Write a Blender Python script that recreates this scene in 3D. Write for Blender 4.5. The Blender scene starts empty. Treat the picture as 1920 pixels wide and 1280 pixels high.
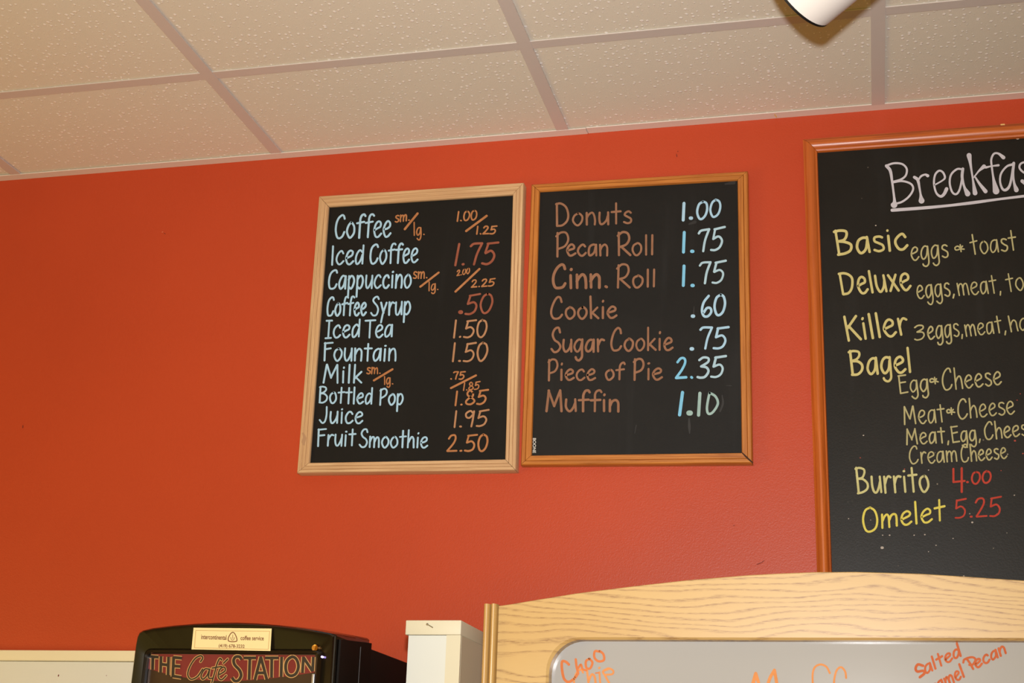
import bpy, bmesh, math, random
from mathutils import Vector, Matrix
random.seed(7)
sc = bpy.context.scene
col = sc.collection

# ------------------------------------------------------------------ camera
F_PX = 2700.34; PITCH, ROLL, YAW = 0.3262, -0.0337, 0.2469
EYE = Vector((0, 0, 1.5)); WALL_Y = 2.5449; CEIL = 1.5 + 1.3223
TX0 = -1.1564; S = 0.6096; ROW1 = 0.3531
MR = Matrix.Rotation(YAW, 3, 'Z') @ Matrix.Rotation(PITCH, 3, 'X') @ Matrix.Rotation(ROLL, 3, 'Y')
RIGHT, FWD, UP = MR.col[0].copy(), MR.col[1].copy(), MR.col[2].copy()
cd = bpy.data.cameras.new('camera'); cam = bpy.data.objects.new('camera', cd); col.objects.link(cam)
cd.sensor_width = 36; cd.lens = F_PX * 36 / 1920; cd.clip_start = 0.05
cm = Matrix((RIGHT, UP, -FWD)).transposed().to_4x4(); cm.translation = EYE
cam.matrix_world = cm
sc.camera = cam

# ------------------------------------------------------------------ light and exposure
FLASH, AMB, AMBC, LAMP, LAMPC = 16.2, 0.62, (1.0, 0.70, 0.14), 26, (1.0, 0.70, 0.22)  # LAMP and LAMPC drive the added warm fill
w = bpy.data.worlds.new('world'); sc.world = w; w.use_nodes = True
w.node_tree.nodes['Background'].inputs[0].default_value = (*AMBC, 1)
w.node_tree.nodes['Background'].inputs[1].default_value = AMB
def area(name, loc, direction, size, power, colour, shape='DISK', sy=None):
    l = bpy.data.lights.new(name, 'AREA'); l.shape = shape; l.size = size
    if sy: l.size_y = sy
    l.energy = power; l.color = colour
    o = bpy.data.objects.new(name, l); col.objects.link(o); o.location = loc
    o.rotation_euler = Vector(direction).to_track_quat('-Z', 'Y').to_euler(); return o
fl = area('camera_flash', EYE + UP * 0.11 + FWD * 0.02, FWD, 0.035, FLASH, (1.0, 0.98, 0.99)); fl.data.spread = math.radians(100)
area('warm_side_fill', (-3.3, 0.5, 1.15), (1, .45, .12), 1.1, LAMP, LAMPC, "SQUARE")  # unseen fill added for the warm ambient, stronger on the left
sc.view_settings.view_transform = 'Standard'; sc.view_settings.look = 'None'
sc.view_settings.exposure = 0; sc.view_settings.gamma = 1
sc.view_settings.use_curve_mapping = False

# ------------------------------------------------------------------ helpers
def at(px, py, Y):
    d = RIGHT * ((px - 960) / F_PX) + FWD - UP * ((py - 640) / F_PX)
    return EYE + d * (Y / d.y)
def lin(c): return tuple((v / 255 / 12.92 if v / 255 <= 0.04045 else ((v / 255 + 0.055) / 1.055) ** 2.4) for v in c)
def mat(name, rgb, rough=0.6, metal=0.0, spec=0.5, coat=0.0):
    m = bpy.data.materials.new(name); m.use_nodes = True; b = m.node_tree.nodes['Principled BSDF']
    b.inputs['Base Color'].default_value = (*rgb, 1); b.inputs['Roughness'].default_value = rough
    b.inputs['Metallic'].default_value = metal; b.inputs['Specular IOR Level'].default_value = spec
    b.inputs['Coat Weight'].default_value = coat
    return m
class G:
    """small node-graph helper"""
    def __init__(s, m): s.m = m; s.t = m.node_tree; s.b = s.t.nodes['Principled BSDF']
    def n(s, kind, **kw):
        x = s.t.nodes.new('ShaderNode' + kind)
        for k, v in kw.items():
            if k in x.inputs: x.inputs[k].default_value = v
            else: setattr(x, k, v)
        return x
    def l(s, a, b): s.t.links.new(a, b)
    def coords(s, scale):
        tc = s.n('TexCoord'); mp = s.n('Mapping'); mp.inputs['Scale'].default_value = scale
        s.l(tc.outputs['Object'], mp.inputs['Vector']); return mp.outputs['Vector']
    def ramp(s, src, stops):
        r = s.n('ValToRGB'); e = r.color_ramp.elements
        e[0].position, e[0].color = stops[0][0], (*stops[0][1], 1); e[1].position, e[1].color = stops[-1][0], (*stops[-1][1], 1)
        for p, c in stops[1:-1]:
            q = e.new(p); q.color = (*c, 1)
        s.l(src, r.inputs[0]); return r.outputs[0]
    def mix(s, fac, a, b, mode='MIX'):
        x = s.n('Mix', data_type='RGBA', blend_type=mode)
        for i, v in ((0, fac), (6, a), (7, b)):
            if hasattr(v, 'node'): s.l(v, x.inputs[i])
            else: x.inputs[i].default_value = v if i == 0 else (*v, 1)
        return x.outputs[2]
    def bump(s, src, strength, dist):
        b = s.n('Bump'); b.inputs['Strength'].default_value = strength; b.inputs['Distance'].default_value = dist
        s.l(src, b.inputs['Height']); s.l(b.outputs[0], s.b.inputs['Normal'])
    def base(s, o): s.l(o, s.b.inputs['Base Color'])

def link(name, verts, faces, m, parent=None, matrix=None, smooth=False):
    me = bpy.data.meshes.new(name)
    if matrix is not None:
        inv = matrix.inverted(); verts = [inv @ Vector(v) for v in verts]
    me.from_pydata([tuple(v) for v in verts], [], faces); me.validate()
    bm = bmesh.new(); bm.from_mesh(me)
    bm.to_mesh(me); bm.free()
    if m: me.materials.append(m)
    if smooth:
        for p in me.polygons: p.use_smooth = True
    o = bpy.data.objects.new(name, me); col.objects.link(o)
    setparent(o, parent, matrix or Matrix.Identity(4)); return o
WM = {}
def setparent(o, parent, mw):
    WM[o.name] = mw.copy()
    if parent:
        o.parent = parent; o.matrix_parent_inverse = WM[parent.name].inverted()
    o.matrix_basis = mw
def thing(name, loc, label, cat, group=None):
    o = bpy.data.objects.new(name, None); col.objects.link(o); o.empty_display_size = 0.05
    setparent(o, None, Matrix.Translation(loc)); o['label'] = label; o['category'] = cat
    if group: o['group'] = group
    return o
def boxgeo(x0, x1, y0, y1, z0, z1):
    v = [(x, y, z) for x in (x0, x1) for y in (y0, y1) for z in (z0, z1)]
    f = [(0, 1, 3, 2), (4, 6, 7, 5), (0, 4, 5, 1), (2, 3, 7, 6), (0, 2, 6, 4), (1, 5, 7, 3)]
    return v, f
def box(name, x0, x1, y0, y1, z0, z1, m, parent=None, bevel=0.0, label=None):
    c = Vector(((x0 + x1) / 2, (y0 + y1) / 2, (z0 + z1) / 2)); v, f = boxgeo(x0, x1, y0, y1, z0, z1)
    o = link(name, v, f, m, parent, Matrix.Translation(c))
    if bevel:
        bm = bmesh.new(); bm.from_mesh(o.data)
        bmesh.ops.bevel(bm, geom=bm.edges[:], offset=bevel, segments=3, profile=0.5, affect='EDGES')
        bm.to_mesh(o.data); bm.free()
        for p in o.data.polygons: p.use_smooth = True
        o.data.set_sharp_from_angle(angle=0.7)
    if label: o['label'] = label
    return o
def struct(o): o['kind'] = 'structure'; return o

# ------------------------------------------------------------------ materials
def m_paint():
    m = mat('red_paint', lin((205, 66, 37)), 0.42, spec=0.45); g = G(m)
    n = g.n('TexNoise', Scale=1.6, Detail=4.0, Roughness=0.6); g.l(g.coords((1, 1, 1)), n.inputs['Vector'])
    g.base(g.ramp(n.outputs[0], [(0.3, lin((183, 65, 33))), (0.7, lin((191, 70, 36)))]))
    n2 = g.n('TexNoise', Scale=420.0, Detail=3.0); g.l(g.coords((1, 1, 1)), n2.inputs['Vector'])
    g.bump(n2.outputs[0], 0.28, 0.0012)
    return m
def m_tile():
    m = mat('ceiling_tile_face', lin((238, 232, 222)), 0.95, spec=0.1); g = G(m)
    oi = g.n('ObjectInfo'); tc = g.n('TexCoord'); ad = g.n('VectorMath', operation='ADD')
    sc_ = g.n('VectorMath', operation='SCALE'); sc_.inputs['Scale'].default_value = 9.0
    g.l(oi.outputs['Location'], sc_.inputs[0]); g.l(tc.outputs['Object'], ad.inputs[0]); g.l(sc_.outputs[0], ad.inputs[1])
    mp = g.n('Mapping'); mp.inputs['Scale'].default_value = (128, 112, 1); g.l(ad.outputs[0], mp.inputs['Vector'])
    nz = g.n('TexNoise', Scale=2.0, Detail=2.0); g.l(mp.outputs[0], nz.inputs['Vector'])
    wrp = g.mix(0.35, (0, 0, 0), (0, 0, 0)) ; 
    mx = g.n('Mix', data_type='RGBA'); mx.inputs[0].default_value = 0.30; g.l(mp.outputs[0], mx.inputs[6]); g.l(nz.outputs[1], mx.inputs[7])
    vo = g.n('TexVoronoi', Scale=1.0, voronoi_dimensions='2D'); vo.inputs['Randomness'].default_value = 1.0; g.l(mx.outputs[2], vo.inputs['Vector'])
    sep = g.n('SeparateColor'); g.l(vo.outputs['Color'], sep.inputs[0])
    rad = g.n('Math', operation='MULTIPLY'); rad.operation = 'MULTIPLY_ADD'; rad.inputs[1].default_value = 0.30; rad.inputs[2].default_value = 0.0; g.l(sep.outputs[0], rad.inputs[0])
    sub = g.n('Math', operation='SUBTRACT'); g.l(rad.outputs[0], sub.inputs[0]); g.l(vo.outputs['Distance'], sub.inputs[1])
    mul = g.n('Math', operation='MULTIPLY', use_clamp=True); mul.inputs[1].default_value = 9.0; g.l(sub.outputs[0], mul.inputs[0])
    fine = g.n('TexNoise', Scale=5.0, Detail=4.0, Roughness=0.7); g.l(mp.outputs[0], fine.inputs['Vector'])
    fm = g.n('Math', operation='MULTIPLY'); fm.inputs[1].default_value = 0.5; g.l(fine.outputs[0], fm.inputs[0])
    h = g.n('Math', operation='ADD'); g.l(fm.outputs[0], h.inputs[0]); g.l(mul.outputs[0], h.inputs[1])
    g.bump(h.outputs[0], 0.6, 0.0009)
    c = g.ramp(fine.outputs[0], [(0.3, lin((222, 217, 202))), (0.7, lin((236, 231, 216)))])
    g.base(g.mix(mul.outputs[0], c, lin((255, 253, 248))))  # flash catching the pits is painted in as near-white specks
    return m
def m_wood(name, light, dark, lines=60.0, stretch=0.035, rough=0.45, spec=0.5, contrast=(0.35, 0.7), bump=0.15, broad=None, coat=0.0, shift=False):
    """grain runs along local X"""
    m = mat(name, light, rough, spec=spec, coat=coat); g = G(m); m.node_tree.nodes['Principled BSDF'].inputs['Coat Roughness'].default_value = 0.25
    tc = g.n('TexCoord'); oi = g.n('ObjectInfo'); ad = g.n('VectorMath', operation='ADD'); g.l(tc.outputs['Object'], ad.inputs[0]); g.l(oi.outputs['Location'], ad.inputs[1])
    mp = g.n('Mapping'); mp.inputs['Scale'].default_value = (lines * stretch, lines, lines); g.l(ad.outputs[0], mp.inputs['Vector'])
    a = g.n('TexNoise', Scale=3.0, Detail=5.0, Roughness=0.62, Distortion=0.6); g.l(mp.outputs[0], a.inputs['Vector'])
    c1 = g.ramp(a.outputs[0], [(contrast[0], dark), (contrast[1], light)])
    mp2 = g.n('Mapping'); mp2.inputs['Scale'].default_value = (lines * stretch * 0.5, lines * 0.18, lines * 0.18); g.l(ad.outputs[0], mp2.inputs['Vector'])
    b = g.n('TexNoise', Scale=2.0, Detail=2.0); g.l(mp2.outputs[0], b.inputs['Vector'])
    fac = g.ramp(b.outputs[0], [(0.35, (0, 0, 0)), (0.7, (1, 1, 1))])
    br = broad or tuple(0.5 * (p + q) for p, q in zip(light, dark))
    sepf = g.n('Math', operation='MULTIPLY'); sepf.inputs[1].default_value = 0.55; g.l(fac, sepf.inputs[0])
    g.base(g.mix(sepf.outputs[0], c1, br)); g.bump(a.outputs[0], bump, 0.0008)
    return m
def m_oak():
    """flat-sawn oak veneer: horizontal grain lines with cathedral eyes; grain along local X"""
    m = mat('oak_veneer', lin((226, 180, 110)), 0.36, spec=0.45); g = G(m)
    tc = g.n('TexCoord')
    mpn = g.n('Mapping'); mpn.inputs['Scale'].default_value = (1.9, 1, 8.5); mpn.inputs['Location'].default_value = (3.1, 0, 1.7); g.l(tc.outputs['Object'], mpn.inputs['Vector'])
    n1 = g.n('TexNoise', Scale=1.5, Detail=2.0, Roughness=0.4); g.l(mpn.outputs[0], n1.inputs['Vector'])
    mps = g.n('Mapping'); mps.inputs['Scale'].default_value = (14, 1, 90); g.l(tc.outputs['Object'], mps.inputs['Vector'])
    n2 = g.n('TexNoise', Scale=1.0, Detail=3.0); g.l(mps.outputs[0], n2.inputs['Vector'])
    sx = g.n('SeparateXYZ'); g.l(tc.outputs['Object'], sx.inputs[0])
    def M(op, a, b):
        x = g.n('Math', operation=op)
        for i, v in ((0, a), (1, b)):
            if hasattr(v, 'node'): g.l(v, x.inputs[i])
            else: x.inputs[i].default_value = v
        return x.outputs[0]
    v = M('ADD', M('MULTIPLY', sx.outputs[2], 118.0), M('MULTIPLY', n1.outputs[0], 13.0))
    v = M('ADD', v, M('MULTIPLY', n2.outputs[0], 0.9))
    fr = M('FRACT', v, 0)
    line = g.ramp(fr, [(0.0, (0.0,) * 3), (0.50, (0.08,) * 3), (0.80, (1,) * 3), (1.0, (0.0,) * 3)])
    mpf = g.n('Mapping'); mpf.inputs['Scale'].default_value = (70, 1, 900); g.l(tc.outputs['Object'], mpf.inputs['Vector'])
    n3 = g.n('TexNoise', Scale=1.0, Detail=3.0, Roughness=0.7); g.l(mpf.outputs[0], n3.inputs['Vector'])
    pores = g.ramp(n3.outputs[0], [(0.42, (0.15,) * 3), (0.62, (1,) * 3)])
    fac = M('MULTIPLY', M('MULTIPLY', line, pores), 0.95)
    basec = g.ramp(n1.outputs[0], [(0.3, lin((184, 150, 93))), (0.7, lin((190, 158, 102)))])
    g.base(g.mix(fac, basec, lin((128, 92, 56)))); g.bump(fac, -0.12, 0.0006) if False else None
    return m
def m_slate(name, rgb, rough, speck=True, dust=0.35):
    m = mat(name, lin(rgb), rough, spec=0.3); g = G(m); c = g.coords((1, 1, 1))
    n = g.n('TexNoise', Scale=5.0, Detail=6.0, Roughness=0.65); g.l(c, n.inputs['Vector'])
    a = g.ramp(n.outputs[0], [(0.42, lin(rgb)), (0.8, lin(tuple(v + 16 * dust for v in rgb)))])
    mp = g.coords((30, 1, 3)); n2 = g.n('TexNoise', Scale=1.0, Detail=3.0); g.l(mp, n2.inputs['Vector'])
    sm = g.ramp(n2.outputs[0], [(0.60, (0,) * 3), (0.9, (dust * 0.05,) * 3)])
    o = g.mix(sm, a, lin((140, 145, 150)))
    if speck:
        v = g.n('TexVoronoi', Scale=46.0); g.l(c, v.inputs['Vector'])
        s = g.ramp(v.outputs['Distance'], [(0.045, (1,) * 3), (0.07, (0,) * 3)])
        n4 = g.n('TexNoise', Scale=3.0, Detail=2.0); g.l(c, n4.inputs['Vector'])
        k = g.ramp(n4.outputs[0], [(0.56, (0,) * 3), (0.68, (1,) * 3)])
        f = g.mix(1.0, s, k, 'MULTIPLY'); o = g.mix(f, o, lin((150, 140, 125)))
    g.base(o)
    f2 = g.n('TexNoise', Scale=350.0, Detail=2.0); g.l(c, f2.inputs['Vector']); g.bump(f2.outputs[0], 0.2, 0.0006)
    return m
def m_mottle(name, rgb, rough, d=6, scale=3.0, spec=0.5):
    m = mat(name, lin(rgb), rough, spec=spec); g = G(m)
    n = g.n('TexNoise', Scale=scale, Detail=5.0); g.l(g.coords((1, 1, 1)), n.inputs['Vector'])
    g.base(g.ramp(n.outputs[0], [(0.3, lin(tuple(v - d for v in rgb))), (0.7, lin(rgb))])); return m

PAINT = m_paint(); TILE = m_tile()
TEE = m_mottle('tee_enamel', (212, 204, 198), 0.4, 4)
ANGLE = m_mottle('angle_enamel', (232, 222, 214), 0.4, 4)
PINE = m_wood('pine_frame_wood', lin((216, 180, 136)), lin((172, 128, 88)), 110, 0.02, 0.5, contrast=(0.3, 0.62))
GOLDOAK = m_wood('golden_oak_frame_wood', lin((200, 128, 56)), lin((150, 82, 28)), 90, 0.03, 0.4, contrast=(0.3, 0.62))
CHERRY = m_wood('orange_brown_frame_wood', lin((206, 108, 40)), lin((150, 62, 14)), 60, 0.03, 0.38, contrast=(0.28, 0.62), coat=0.2)
BLACK1 = m_slate('black_board_left', (16, 14, 11), 0.8, False, 0.25)
BLACK2 = m_slate('black_board_middle', (14, 13, 12), 0.6, False, 0.55)
BLACK3 = m_slate('black_board_right', (22, 20, 17), 0.42, True, 0.5)
def marker(name, rgb): return m_mottle(name, rgb, 0.8, 12, 60.0, 0.2)
BLUE = marker('pale_blue_marker', (170, 208, 234)); SKY = marker('sky_blue_marker', (132, 200, 236)); PALE = marker('washed_blue_marker', (174, 206, 222))
TEAL = marker('grey_green_marker', (160, 190, 188))
ORANGE = marker('orange_brown_marker', (178, 122, 80)); RUST = marker('rust_marker', (150, 88, 68)); TAN = marker('tan_marker', (176, 132, 98))
BROWN = marker('dusty_brown_marker', (150, 110, 86))
WHITE = marker('lavender_white_marker', (205, 203, 214)); YELLOW = marker('yellow_marker', (206, 196, 134)); PALEYEL = marker('dull_yellow_marker', (186, 179, 132))
LEMON = marker('lemon_marker', (228, 216, 104)); OLIVE = marker('pale_olive_marker', (206, 202, 144)); RED = marker('red_marker', (192, 74, 60))
WINK = marker('orange_window_marker', (200, 118, 70)); WINK2 = marker('pale_orange_window_marker', (206, 138, 84)); WINK3 = marker('burnt_orange_window_marker', (186, 98, 60))
CREAM = m_mottle('cream_paint', (244, 234, 200), 0.45, 5); WPANEL = m_mottle('white_panel', (228, 230, 224), 0.5, 5)
POSTW = m_mottle('white_board', (212, 216, 208), 0.5, 3); POSTC = m_mottle('ivory_paint', (214, 208, 180), 0.5, 6)
GLOSSB = m_mottle('glossy_black_plastic', (22, 17, 11), 0.16, 4, 3.0, 0.6); DARKB = m_mottle('dark_metal_cabinet', (22, 18, 15), 0.6, 4, 3.0, 0.15)
CHROME = mat('chrome', (0.8, 0.83, 0.9), 0.42, 1.0)
STEEL = mat('dull_steel', (0.45, 0.43, 0.4), 0.4, 1.0)
OAK = m_oak(); OAKP = m_wood('pale_oak_post_wood', lin((188, 152, 92)), lin((160, 120, 62)), 55, 0.03, 0.35, contrast=(0.28, 0.6))
ACRY = m_mottle('milky_acrylic', (158, 156, 152), 0.12, 3, 2.0)

# ------------------------------------------------------------------ room shell
SIDEW = m_mottle('pale_yellow_wall_paint', (224, 204, 160), 0.6, 5)
X0, X1, YB = TX0 - 4 * S, TX0 + 7 * S, WALL_Y - ROW1 - 9 * S
wb = struct(box('wall_back', X0 - .15, X1 + .15, WALL_Y, WALL_Y + .15, 0, CEIL + .3, PAINT))
struct(box('wall_left', X0 - .15, X0, YB, WALL_Y, 0, CEIL + .3, SIDEW))
struct(box('wall_right', X1, X1 + .15, YB, WALL_Y, 0, CEIL + .3, SIDEW))
FLOORM = m_mottle('beige_vinyl_floor', (200, 178, 150), 0.4, 12, 4.0)
struct(box('floor', X0 - .15, X1 + .15, YB, WALL_Y + .15, -.1, 0, FLOORM))
ceil = struct(box('ceiling', X0 - .15, X1 + .15, YB, WALL_Y, CEIL + .14, CEIL + .3, TEE))
# wall scuffs
SC = mat('scuff', lin((120, 40, 26)), 0.8); SC2 = mat('bare_patch', lin((228, 150, 120)), 0.8)
def scuff(px, py, a, b, ang, m):
    c = at(px, py, WALL_Y); v = []; n = 9
    for i in range(n):
        t = 2 * math.pi * i / n; r = random.uniform(.7, 1.1); u, q = a * r * math.cos(t), b * r * math.sin(t)
        v.append((c.x + u * math.cos(ang) - q * math.sin(ang), WALL_Y - .0006, c.z + u * math.sin(ang) + q * math.cos(ang)))
    link('scuff', v, [tuple(range(n))], m, wb)
for a in ((309, 438, .0035, .0009, -.5, SC), (305, 435, .0018, .0008, .3, SC2), (1269, 292, .001, .005, .1, SC), (1271, 284, .001, .0018, 0, SC),
          (1424, 1056, .007, .0008, .35, SC), (1431, 1052, .003, .0007, .6, SC), (1190, 780, .002, .0008, .2, SC2), (43, 800, .0012, .004, 0, SC), (1376, 985, .0018, .0007, 0.1, SC)): scuff(*a)
# ceiling tiles (one mesh for full tiles, one for the cut row)
def tile_mesh(w, d):
    t, e, r = .016, .0015, .004
    v = []
    for (z, o) in ((0, r), (.002, e), (t, e)):
        for sx, sy in ((-1, -1), (1, -1), (1, 1), (-1, 1)): v.append((sx * (w / 2 - o), sy * (d / 2 - o), z))
    f = [(3, 2, 1, 0), (8, 9, 10, 11)]
    for k in (0, 4):
        for i in range(4): f.append((k + i, k + (i + 1) % 4, k + 4 + (i + 1) % 4, k + 4 + i))
    me = bpy.data.meshes.new('ceiling_tile'); me.from_pydata(v, [], f); me.materials.append(TILE); return me
tfull, tcut = tile_mesh(S, S), tile_mesh(S, ROW1)
def inst(name, me, loc, parent, rot=0.0):
    o = bpy.data.objects.new(name, me); col.objects.link(o); mw = Matrix.Translation(loc) @ Matrix.Rotation(rot, 4, 'Z')
    setparent(o, parent, mw); return o
for r in range(10):
    yc = WALL_Y - ROW1 / 2 if r == 0 else WALL_Y - ROW1 - (r - .5) * S
    for i in range(-4, 7):
        inst('ceiling_tile', tcut if r == 0 else tfull, (TX0 + (i + .5) * S, yc, CEIL + random.uniform(0, .0008)), ceil)
def tee_mesh(L, h=.0022):
    """inverted tee along X, flange bottom at z=-h"""
    a, b = .012, .0012
    sec = [(-a, -h), (a, -h), (a, -.0004), (b, -.0004), (b, .034), (-b, .034), (-b, -.0004), (-a, -.0004)]
    v = [(-L / 2, y, z) for y, z in sec] + [(L / 2, y, z) for y, z in sec]; n = len(sec)
    f = [(i, (i + 1) % n, n + (i + 1) % n, n + i) for i in range(n)] + [tuple(range(n - 1, -1, -1)), tuple(range(n, 2 * n))]
    me = bpy.data.meshes.new('tee'); me.from_pydata(v, [], f); me.materials.append(TEE); return me
Lrun = WALL_Y - .022 - YB
mrun = tee_mesh(Lrun, .0030); mcross = tee_mesh(S - .022, .0024)
for i in range(-3, 7):
    inst('main_runner', mrun, (TX0 + i * S, YB + Lrun / 2, CEIL), ceil, math.pi / 2)
for r in range(9):
    for i in range(-4, 7):
        inst('cross_tee', mcross, (TX0 + (i + .5) * S, WALL_Y - ROW1 - r * S, CEIL), ceil)
# wall angle in two lengths butted together near the middle board
seam = at(1103, 241, WALL_Y).x
for a, b, dz in ((X0, seam - .0006, 0), (seam + .0006, X1, .0008)):
    zz = CEIL - .0036 + dz
    sec = [(WALL_Y - .0235, zz), (WALL_Y - .0002, zz), (WALL_Y - .0002, zz + .024), (WALL_Y - .0014, zz + .024), (WALL_Y - .0014, zz + .0018), (WALL_Y - .0235, zz + .0018)]
    v = [(a, y, z) for y, z in sec] + [(b, y, z) for y, z in sec]; n = 6
    link('wall_angle', v, [(i, (i + 1) % n, n + (i + 1) % n, n + i) for i in range(n)] + [(5, 4, 3, 2, 1, 0), (6, 7, 8, 9, 10, 11)], ANGLE, ceil)
# cream rail and white wall panel, lower left
rz1 = at(120, 1218.5, WALL_Y - .03).z; rz0 = at(120, 1238.5, WALL_Y - .03).z
struct(box('trim_1', X0, at(600, 1230, WALL_Y - .03).x, WALL_Y - .03, WALL_Y - .0002, rz0, rz1, CREAM, bevel=.002))
tp = struct(box('trim_2', X0, at(600, 1230, WALL_Y - .03).x, WALL_Y - .022, WALL_Y - .0002, .96, rz0 - .0008, WPANEL))
for px, py, r in ((109.5, 1266, .0016), (199.5, 1266, .0008)):
    c = at(px, py, WALL_Y - .0225); v = [(c.x + r * math.cos(k) * .8, WALL_Y - .0225, c.z + r * math.sin(k) * 1.3) for k in [i * math.pi / 4 for i in range(8)]]
    link('scuff', v, [tuple(range(8))], SC, tp)

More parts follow.
